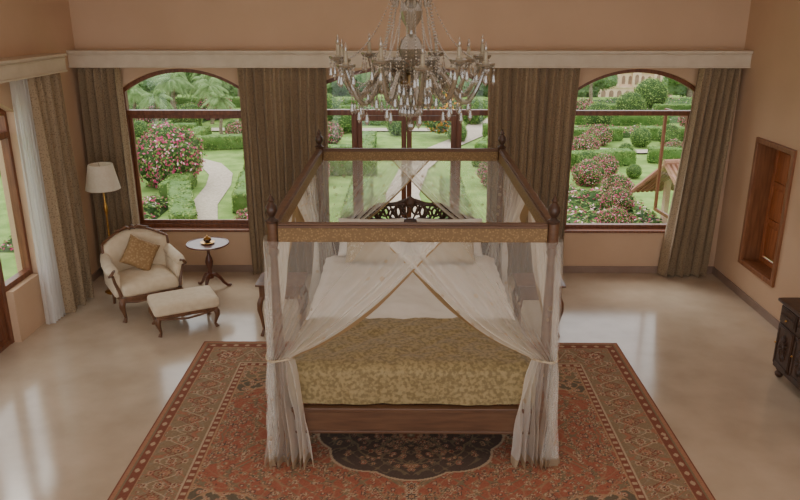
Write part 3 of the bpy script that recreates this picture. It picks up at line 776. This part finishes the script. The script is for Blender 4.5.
def arm(a,Rr,zc,drop,z0,r0):
    c,s2=math.cos(a),math.sin(a); P=[]
    for i in range(29):
        t=i/28; r=r0+(Rr-r0)*t
        z=z0+(zc-z0)*t-drop*math.sin(pi*t**.9)+.13*math.sin(2*pi*t)
        P.append((r*c,r*s2,Z(z)))
    ao=OB('arm',MB().tube(P,[.021-.004*abs(i/14-1) for i in range(29)],8),armM,parent=cd)
    x,y=Rr*c,Rr*s2
    OB('drip_pan',MB().lathe([(.015,-.01),(.045,.0),(.064,.015),(.068,.030),(.062,.028),(.04,.012),(.012,.006)],c=(x,y,Z(zc)),n=18),armM,parent=ao)
    OB('candle',MB().lathe([(.020,.008),(.026,.02),(.022,.04),(.0145,.045),(.0135,.11)],c=(x,y,Z(zc)),n=10),candM,parent=ao)
    OB('bulb',MB().lathe([(.006,.11),(.013,.125),(.014,.135),(.008,.16),(.002,.18)],c=(x,y,Z(zc)),n=10),crysM,parent=ao)
    tips.append((x,y,zc,a,P))
    return ao
arms=[]
for k in range(12): arms.append(arm(2*pi*(k+.25)/12,.565 if k%2 else .53,3.52 if k%2 else 3.56,.12,3.42,.09))
first=None
def add_pend(parent,loc,sc=1):
    global first
    if first is None:
        first=OB('crystal_pendant',pendant,crysM,parent=parent,loc=loc,smooth=False)
    else:
        o=first.copy(); COL.objects.link(o); o.parent=parent; o.location=loc; o.scale=(sc,)*3
for (x,y,zc,a,P),ao in zip(tips,arms):
    for q in range(4):
        b2=a+q*2*pi/4+.4; add_pend(ao,(x+.06*math.cos(b2),y+.06*math.sin(b2),Z(zc)+.018),1.1)
    for q in (8,13,18,22): m2=P[q]; add_pend(ao,(m2[0],m2[1],m2[2]-.01),1.2)
sw=MB()
def swag(p,q,sag,n,r=.0085,dr=0):
    for i in range(n+1):
        t=i/n; z=p[2]+(q[2]-p[2])*t-sag*4*t*(1-t); pp=(p[0]+(q[0]-p[0])*t,p[1]+(q[1]-p[1])*t,z); bead(sw,pp,r)
        if dr and i%dr==dr//2: prismdrop(sw,pp[0],pp[1],pp[2]-.01,.08,.013)
for k in range(12):
    a0,a1=tips[k],tips[(k+1)%12]
    swag((a0[0],a0[1],Z(a0[2])),(a1[0],a1[1],Z(a1[2])),.11,18,.007)
    aa=a0[3]
    if k%2==0: swag((.125*math.cos(aa),.125*math.sin(aa),Z(4.02)),(a0[0],a0[1],Z(a0[2])),.12,36,.0075)
    swag((.205*math.cos(aa),.205*math.sin(aa),Z(3.56)),(.42*math.cos(aa),.42*math.sin(aa),Z(3.36)),.05,12,.008,dr=4)
for k in range(18):
    a=2*pi*k/18; c,s2=math.cos(a),math.sin(a)
    swag((.125*c,.125*s2,Z(4.02)),(.205*c,.205*s2,Z(3.58)),.0,20,.008); prismdrop(sw,.13*c,.13*s2,Z(4.01),.09,.013)
for k in range(24):
    a=2*pi*k/24; c,s2=math.cos(a),math.sin(a)
    swag((.205*c,.205*s2,Z(3.57)),(.20*c,.20*s2,Z(3.42)),-.0,7,.009); prismdrop(sw,.20*c,.20*s2,Z(3.41),.11,.017)
for k in range(18):
    a=2*pi*k/18; c,s2=math.cos(a),math.sin(a)
    prismdrop(sw,.14*c,.14*s2,Z(3.34),.12,.017); prismdrop(sw,.08*c,.08*s2,Z(3.27),.12,.017)
    swag((.20*c,.20*s2,Z(3.42)),(.03*c,.03*s2,Z(3.16)),.04,14,.009)
sg=OB('crystal_swags',sw,crysM,parent=cd,smooth=False,kind='stuff')
fb=MB(); fb.lathe([(.004,Z(3.13)),(.02,Z(3.12)),(.032,Z(3.095)),(.032,Z(3.075)),(.02,Z(3.05)),(.004,Z(3.04))],n=12); OB('bottom_ball',fb,armM,parent=cd,smooth=False)

# ------------------------------------------------------------------ garden
G0=-.3
xs=(-90,-60,-40,-25,-12,-6,0,6,12,25,40,60,90)
mb=MB(); mb.sheet([[(x,yy,G0) for x in xs] for yy in (YB+.32,20,30,38)]); mb.sheet([[(-90,-6,G0),(XL-.3,-6,G0)],[(-90,YB+.32,G0),(XL-.3,YB+.32,G0)]])
OB('garden_lawn',mb,lawnM,smooth=False,label='bright green lawn of the formal garden outside',cat='lawn',kind='stuff')
mb=MB(); mb.sheet([[(x,yy,zz) for x in xs] for (yy,zz) in [(38,G0),(50,-1.6),(70,-4.2),(95,-7.5),(120,-10.6),(220,-11)]])
OB('grassy_slope',mb,lawnM,smooth=False,label='grassy slope falling away beyond the formal garden',cat='lawn',kind='stuff')
pz=[.012]
def path(pts,w,label):
    mb=MB(); pz[0]+=.008
    P=[Vector((p[0],p[1],G0+pz[0])) for p in pts]
    rows=[]
    for i,p in enumerate(P):
        t=(P[min(i+1,len(P)-1)]-P[max(0,i-1)]).normalized(); n=Vector((-t.y,t.x,0))
        rows.append([p-n*w/2,p+n*w/2])
    mb.sheet(rows); OB('garden_path',mb,pathM,smooth=False,label=label,cat='path')
path([(-3.6,12.0),(-4.15,14.2),(-4.6,16.0),(-4.75,18.0),(-5.0,19.3),(-5.6,20.6),(-6.6,21.6),(-9,22.0),(-14,22.2)],.62,'pale gravel path winding between clipped hedges')
path([(-30,20.4),(-12,20.4),(-9,20.3),(-6,20.2)],.55,'pale straight gravel path crossing the garden')
path([(.2,11.3),(.1,14),(-.1,17),(.2,20),(1.0,23),(2.4,26),(3.0,30)],.8,'pale gravel path leading away from the glazed door')
path([(-30,27),(0,27),(30,27)],.7,'pale straight gravel path crossing the garden')
path([(4.6,22.6),(6.0,22.9),(7.2,22.6),(9.2,22.9),(11.5,23.6),(14,24)],.55,'narrow curved gravel path around the lawn')

def leaves(mb,pts,nrms,size,weights):
    k=len(weights)
    for p,n in zip(pts,nrms):
        mb.cur=random.choices(range(k),weights)[0]
        n=(Vector(n)+Vector((random.uniform(-.8,.8),random.uniform(-.8,.8),random.uniform(-.3,.9)))).normalized()
        u=n.orthogonal().normalized(); u.rotate(Matrix.Rotation(random.random()*6.28,3,n)); w=n.cross(u); s=size*random.uniform(.6,1.3)
        p=Vector(p); mb.add([p-u*s,p-w*s*.55,p+u*s,p+w*s*.55],[(0,1,2,3)])
def blob(mb,c,r,seed,nl,size,weights,lump=.18):
    n1,n2=24,14; rows=[]
    c=Vector(c)
    def rad(d): return 1+lump*noise.noise(d*2.2+Vector((seed,seed,0)))+lump*.5*noise.noise(d*5+Vector((0,seed,0)))
    mb.cur=0
    for j in range(n2+1):
        ph=-pi/2+pi*j/n2; row=[]
        for i in range(n1+1):
            t=2*pi*i/n1; dd=Vector((math.cos(ph)*math.cos(t),math.cos(ph)*math.sin(t),math.sin(ph)))
            k=rad(dd)*.92; row.append((c.x+dd.x*r[0]*k,c.y+dd.y*r[1]*k,c.z+dd.z*r[2]*k))
        rows.append(row)
    mb.sheet(rows)
    P=[];Nn=[]
    for _ in range(nl):
        dd=Vector((random.gauss(0,1),random.gauss(0,1),random.gauss(0,1))).normalized(); k=rad(dd)*random.uniform(.92,1.04)
        P.append((c.x+dd.x*r[0]*k,c.y+dd.y*r[1]*k,c.z+dd.z*r[2]*k)); Nn.append(dd)
    leaves(mb,P,Nn,size,weights)
def hedge_mesh(L,W,H,seed):
    mb=MB(); mb.cur=1
    mb.rbox((0,0,H/2),(L,W,H),.08,n=14,dis=.05,ds=4)
    P=[];Nn=[]; A=[L*W,L*H*2,W*H*2]
    for _ in range(int(1300*min(3,sum(A)/3))):
        k=random.choices(range(3),A)[0]
        if k==0: P.append((random.uniform(-L/2,L/2),random.uniform(-W/2,W/2),H)); Nn.append((0,0,1))
        elif k==1:
            s=random.choice((-1,1)); P.append((random.uniform(-L/2,L/2),s*W/2,random.uniform(0,H))); Nn.append((0,s,0))
        else:
            s=random.choice((-1,1)); P.append((s*L/2,random.uniform(-W/2,W/2),random.uniform(0,H))); Nn.append((s,0,0))
    leaves(mb,P,Nn,.035,(2,5,5)); return mb
hA=OB('hedge',hedge_mesh(3.2,.5,.5,1),lf,loc=(-4.75,14.9,G0),rot=(0,0,math.radians(108)),label='low clipped box hedge lining the gravel path',cat='hedge',smooth=False,group='clipped garden hedges')
def H(x,y,a,s=1): 
    DUP(hA,loc=(x,y,G0-.002*random.random()),rot=math.radians(a),scale=(s,1,.85))
for args in [(-3.7,16.6,98,.8),(-5.5,17.2,95,.6),(-3.9,19.3,85,.5),(-8.2,19.5,4,.9),(-11.5,19.5,0,1.1),(-2.8,21.4,0,.8),(-9.0,21.3,-5,1),(-12.4,21.3,0,1),(-4.6,22.6,90,.7),(-6.5,23.1,12,.8),(-9.3,25.6,6,1.2),(-13.4,25.6,0,1.2),(-4.8,25.7,0,.8),(-7,24.4,90,.5),(-10,28.2,-6,1.3),(-14.5,28.2,0,1.3),(-11.2,23.6,90,.9),(-14.4,31,0,1.3),(-5,29,0,1),(-9,34,0,1.6),(-14,34,0,1.6),
             (-1.05,15.5,90,1),(1.05,15.5,90,1),(-1.25,22.6,90,1),(2.6,22.6,70,.6),(3.0,20.6,0,.7),(3.8,25.7,0,.7),(-3.6,31,0,1),(3.6,31,0,1),(-1.6,19.4,0,.5),(0,28.5,0,.9),(-.6,33.5,0,1.4),
             (5.4,20.6,14,.7),(8.3,20.9,-14,.8),(11.3,21.0,10,.8),(6.2,24.8,12,.7),(9.1,25.0,-10,.7),(12,25.6,8,.9),(15.4,25.6,0,1.1),(8.3,28.5,-6,1.1),(13,28.5,6,1.2),(8,31.5,0,1.3),(12.6,31.5,0,1.3),(7.4,17.2,75,.5),(9.9,18.6,30,.7)]: H(*args)
mb=MB(); blob(mb,(0,0,.72),(.85,.8,.78),3,3800,.042,(3,5,4,7,1.5)); bush=OB('flowering_bush',mb,lf+[pinkM,whiteFM],loc=(-6.0,18.1,G0),smooth=False,label='large rounded bush covered in pink blossoms',cat='bush')
bush['group']='pink flowering bushes'
for (x,y,s) in [(-5.9,14.2,.38),(-7.6,17.4,.55),(-7.2,16.3,.42),(-3.0,13.8,.45),(-2.9,15.0,.42),(-10.5,23.0,.7),(-7.8,30,.8),(2.2,18,.5),(4.5,15.2,.42),(4.1,13.8,.4),(4.9,16.6,.45),(7.3,18.1,.36),(7.9,18.4,.34),(8.5,18.3,.36),(8.2,17.3,.34),(7.8,16.6,.36),(6.3,24,.5),(5.3,21.6,.5),(12.3,23.6,.6),(-2.6,24,.6),(9.6,24.2,.4),(8.1,22.0,.38),(7.3,16.0,.42),(-12.2,24,.6),(-9.4,27,.6),(-13,29.5,.8),(10.6,27.2,.6),(7.2,30,.6),(3.2,23.4,.6),(-2.4,18.5,.5),(-5.6,24.4,.5),(-4.4,24.6,.5),(4.6,18.2,.5),(5.2,19.0,.45)]:
    DUP(bush,loc=(x,y,G0-.01),rot=random.random()*6,scale=(s,s,s*random.uniform(.8,1)),label='small rounded bush covered in pink blossoms')
mb=MB(); blob(mb,(0,0,.62),(.68,.68,.66),9,2200,.035,(1.5,5,5),lump=.05); tp=OB('topiary_ball',mb,lf,loc=(-9.6,22.6,G0),smooth=False,label='round clipped green topiary ball on lawn',cat='bush',group='topiary balls')
for (x,y,s) in [(-8.9,24.2,.6),(-10.6,22.4,.45),(-9.9,24.6,.6),(-11.8,24,.8),(-6.0,25.4,.5),(-8.2,27.8,.7),(-12,30,.9),(-4.2,23.6,.6),(1.7,24.5,.5),(4.6,23.8,.6),(7.6,23.7,.5),(8.6,24.0,.55),(10.3,23.8,.8),(10.9,24.8,1.35),(7.1,27.3,.8),(9.0,29.8,.9),(12.6,29.8,1.0),(5.0,19.9,.45),(6.0,19.0,.3),(-3.2,29,.9),(-5.4,28.5,.8),(14.2,31,1.2),(6.0,30.6,.9),(5.6,22.3,.5),(6.6,21.9,.35),(9.6,21.9,.4),(-7.6,20.9,.35),(-8.5,25.0,.5),(-5.4,31.5,1),(10.8,33,1.1),(-2.2,26.5,.7),(2.6,28.6,.8),(-.3,26,.6)]:
    DUP(tp,loc=(x,y,G0-.01),rot=random.random()*6,scale=s)
def bed_patch(x0,x1,y0,y1,n,wts,label):
    mb=MB(); mb.cur=0
    nx2,ny2=18,18; cx,cy=(x0+x1)/2,(y0+y1)/2
    def hz(x,y):
        e=max(0,1-((x-cx)/((x1-x0)/2))**4)*max(0,1-((y-cy)/((y1-y0)/2))**4)
        return (.10+.16*(noise.noise(Vector((x*1.7,y*1.7,3)))+.5)+.10*noise.noise(Vector((x*5,y*5,1))))*min(1,e*2)
    mb.sheet([[(x0+(x1-x0)*i/nx2,y0+(y1-y0)*j/ny2,hz(x0+(x1-x0)*i/nx2,y0+(y1-y0)*j/ny2)*.9) for i in range(nx2+1)] for j in range(ny2+1)])
    P=[];
    for _ in range(n):
        x=random.uniform(x0,x1); y=random.uniform(y0,y1); h=hz(x,y)
        if h>.02: P.append((x,y,h+random.uniform(0,.05)))
    leaves(mb,P,[(0,0,1)]*len(P),.045,wts)
    OB('flower_bed',mb,lf+[pinkM,whiteFM],loc=(0,0,G0+.003),smooth=False,label=label,cat='flower bed',kind='stuff')
lb='low mixed flower bed with pink and pale blossoms'
bed_patch(-7.6,-5.3,12.6,16.4,4500,(2,4,4,2.2,1.2),lb)
bed_patch(-3.3,-2.0,12.3,17.6,3500,(2,4,4,1.2,2.0),lb)
bed_patch(3.2,5.2,12.2,17.4,4500,(2,4,4,1.6,1.2),lb)
bed_patch(7.0,9.4,16.2,18.9,3500,(1,3,3,4.4,.8),lb)
bed_patch(-14,-8.6,22.4,25.0,4000,(2,4,5,.8,.4),lb)
bed_patch(5.0,9.8,25.4,27.0,3000,(2,3,4,2.0,.6),lb)
bed_patch(-15,-8.0,28.8,34.5,4500,(3,4,4,.3,.3),lb)
bed_patch(4.8,9.0,28.9,34.5,3500,(3,4,4,.3,.3),lb)
bed_patch(9.2,16,28.9,37,4500,(3,4,4,.3,.3),lb)
bed_patch(-4.6,-1.0,28.2,36,3500,(3,4,4,.4,.3),lb)
bed_patch(3.4,5.6,28.2,36,2500,(3,4,4,.4,.3),lb)
mb=MB(); blob(mb,(0,0,.9),(.7,.7,.75),5,1600,.06,(3,4,3,5)); 
OB('flowering_shrub',mb,lf+[orangeM],loc=(1.2,25.6,G0),smooth=False,label='round shrub covered in orange yellow blossoms',cat='bush')
pt=THING('palm_tree','palm tree with grey trunk and arching feathery fronds','tree',(-9.3,29.5,G0),0,'garden palms'); pt.scale=(.62,)*3
OB('trunk',MB().tube([(.05*math.sin(i),.04*math.cos(i*1.3),i*.26) for i in range(11)],[.14-.006*i for i in range(11)],10),barkM,parent=pt)
fr=MB()
for k in range(20):
    a=2*pi*k/20+random.uniform(-.1,.1); el=random.uniform(-.2,1.2); Lf=random.uniform(1.3,1.8); c,s2=math.cos(a),math.sin(a); P=[]
    for i in range(15):
        t=i/14; r=Lf*t*math.cos(el)*(1-.15*t); z=2.6+Lf*t*math.sin(el)-1.1*t*t; P.append(Vector((r*c,r*s2,z)))
    fr.tube(P,[.02-.016*i/14 for i in range(15)],5)
    sd=Vector((-s2,c,0))
    for i in range(1,28):
        t=i/28; q=t*14; i0=int(q); p=P[i0].lerp(P[min(14,i0+1)],q-i0); tg=(P[min(14,i0+1)]-P[i0]).normalized(); ll=.42*math.sin(pi*min(1,t*.85+.12))+.08
        for s in (-1,1):
            e2=p+sd*s*ll*.8+tg*ll*.45-Vector((0,0,ll*.45)); m3=p.lerp(e2,.45)+Vector((0,0,.06))
            fr.add([p,m3+tg*.03,e2,m3-tg*.03],[(0,1,2,3)])
OB('fronds',fr,frondM,parent=pt,smooth=False)
for (x,y,s) in [(-11.4,30,.6),(-7.6,28.6,.56),(-10.3,32.5,.66),(-12.6,33,.68),(-8.4,33.0,.64),(-11.4,35.4,.72),(-13.8,35.8,.74),(-9.6,36.4,.72),(-8.3,30.6,.58),(-12.4,28.4,.55),(-10.2,27.6,.52),(-7.4,35.6,.7),(-9.0,26.4,.50),(-6.6,26.0,.48),(-3.6,33,.66),(4.6,33,.66),(14.0,33,.6),(7.4,33.5,.62),(-13.6,31.0,.64),(-1.9,36.0,.70),(8.9,36.0,.66)]:
    DUP(pt,loc=(x,y,G0),rot=random.random()*6,scale=s)
tr=THING('tree','leafy broad green tree at the garden edge','tree',(-13,41,-.7),0,'distant garden trees'); tr.scale=(.7,)*3
OB('trunk',MB().tube([(0,0,0),(.1,0,1.2),(0,.1,2.6)],[.3,.22,.16],8),barkM,parent=tr)
mb=MB()
for (c,r,sd) in (((0,0,3.4),(2.3,2.2,1.7),1),((1.5,.4,2.7),(1.5,1.5,1.3),2),((-1.5,-.3,2.8),(1.6,1.6,1.3),3),((0,0,4.6),(1.4,1.4,1.1),4),((0,-1.0,1.5),(2.1,1.3,1.3),6)):
    blob(mb,c,r,sd,1200,.12,(4,5,2),lump=.25)
OB('canopy',mb,[farM,frondM,lf[1]],parent=tr,smooth=False)
def gz(y): 
    T=[(38,G0),(50,-1.6),(70,-4.2),(95,-7.5),(120,-10.6),(220,-11)]
    for (a,b2),(c,d2) in zip(T[:-1],T[1:]):
        if a<=y<=c: return b2+(d2-b2)*(y-a)/(c-a)
    return G0
for (x,y,s) in [(-17,41,.8),(-10.6,40,.6),(-15.4,39.5,.55),(-8.2,40.5,.6),(-5,41,.7),(-2.6,40,.6),(0,40.5,.6),(2.6,40,.6),(5,41,.7),(7.2,39.5,.5),(9.0,40,.5),(10.3,40.5,.42),(15.2,40,.6),(17.6,40,.7),(-22,52,1.2),(-12,54,1.2),(-6,56,1.2),(4.5,57,1.2),(11.0,52,.7),(21.5,49,.9),(11.8,60,.9),(27,56,1.2),(-26,60,1.4),(-17,62,1.4),(-8,66,1.4),(1,66,1.4),(30,68,.9),(-33,74,1.6),(-24,76,1.6),(-12,80,1.7),(3,80,1.7),(18,84,1.0),(38,84,1.2),(22,100,1.0),(-40,100,2.2),(-25,100,2.2),(-10,104,2.2),(8,104,2.0),(45,110,.9)]:
    DUP(tr,loc=(x,y,gz(y)-.1),rot=random.random()*6,scale=s)
pb=THING('palace_building','pale pink sandstone building with arcades and small domes','building',(37.3,121.5,-10.75),math.radians(-10)); pb.scale=(.72,.8,1.0)
mb=MB(); mb.bb(-8,8,0,6,0,2.8); mb.bb(-8.2,8.2,-.2,6,2.7,2.95); mb.bb(-5.5,5.5,.3,6,2.95,5.2); mb.bb(-5.7,5.7,0,6,5.1,5.3); mb.bb(-5.5,5.5,.2,.4,5.3,5.6)
for sx in (-1,0,1): mb.bb(sx*4.6-.9,sx*4.6+.9,-.4,1.6,2.95,5.8)
body=OB('facade',mb,stoneM,parent=pb,smooth=False)
mb=MB()
for k in range(9):
    x=-7+1.75*k; prism(mb,arch_pts(x-.5,x+.5,.3,1.9,.4,n=10),-.03,.1)
for k in range(7):
    x=-4.2+1.4*k; prism(mb,arch_pts(x-.35,x+.35,3.3,4.3,.35,n=10),.22,.32)
for sx in (-1,0,1): prism(mb,arch_pts(sx*4.6-.4,sx*4.6+.4,3.3,4.5,.4,n=10),-.45,-.3)
OB('arched_opening',mb,stone2M,parent=body,smooth=False)  # solid panels on the facade, shade of the openings painted in
for sx in (-1,0,1):
    OB('dome',MB().lathe([(.85,5.8),(.85,5.9),(.7,5.95),(.8,6.3),(.65,6.7),(.35,7.0),(.08,7.2),(.05,7.5)],c=(sx*4.6,.6,0),n=16),stoneM,parent=pb)
pv=THING('garden_pavilion','small garden shelter with sloping terracotta tiled roof','shelter',(6.0,13.8,G0),math.radians(12))
mb=MB()
for s in (-1,1):
    for k in range(24):
        x=-1.15+.1*k
        mb.tube([(x,0,1.46),(x,s*1.1,.70)],.052,6)
mb.tube([(-1.2,0,1.50),(1.2,0,1.50)],.06,8)
OB('roof',mb,tileM,parent=pv)
for sx in (-1,1):
    for sy in (-1,1): OB('post',MB().bb(sx*.7-.05,sx*.7+.05,sy*.6-.05,sy*.6+.05,0,1.04),stoneM,parent=pv,smooth=False)

# ------------------------------------------------------------------ light, world, camera
w=bpy.data.worlds.new('World'); bpy.context.scene.world=w; w.use_nodes=True
nt=w.node_tree; bg=nt.nodes['Background']
sky=nt.nodes.new('ShaderNodeTexSky'); sky.sky_type='HOSEK_WILKIE'; sky.turbidity=8; sky.sun_direction=Vector((-.3,.4,.8)).normalized()
mx=nt.nodes.new('ShaderNodeMix'); mx.data_type='RGBA'; mx.inputs['Factor'].default_value=.85
nt.links.new(sky.outputs[0],mx.inputs['A']); mx.inputs['B'].default_value=(.97,.98,1.0,1)
nt.links.new(mx.outputs['Result'],bg.inputs['Color']); bg.inputs['Strength'].default_value=2.45
def light(kind,name,loc,rot,energy,color,**k):
    l=bpy.data.lights.new(name,kind); l.energy=energy; l.color=color
    for a,b2 in k.items(): setattr(l,a,b2)
    o=bpy.data.objects.new(name,l); COL.objects.link(o); o.location=loc; o.rotation_euler=rot; return o
light('SUN','sun',(0,0,20),(math.radians(-38),math.radians(-20),0),2.2,(1,.97,.92),angle=.6)
light('AREA','ceiling_fill',(0,5.5,5.15),(0,0,0),72,(1,.94,.86),shape='RECTANGLE',size=7,size_y=5)  # area fill added to brighten the room, no fixture behind it
cam=bpy.data.cameras.new('camera'); co=bpy.data.objects.new('camera',cam); COL.objects.link(co)
cam.sensor_width=36; cam.lens=730/800*36; cam.clip_end=500
co.location=(0,0,3.9); co.rotation_euler=(math.radians(90-18.13),0,math.radians(.52))
bpy.context.scene.camera=co
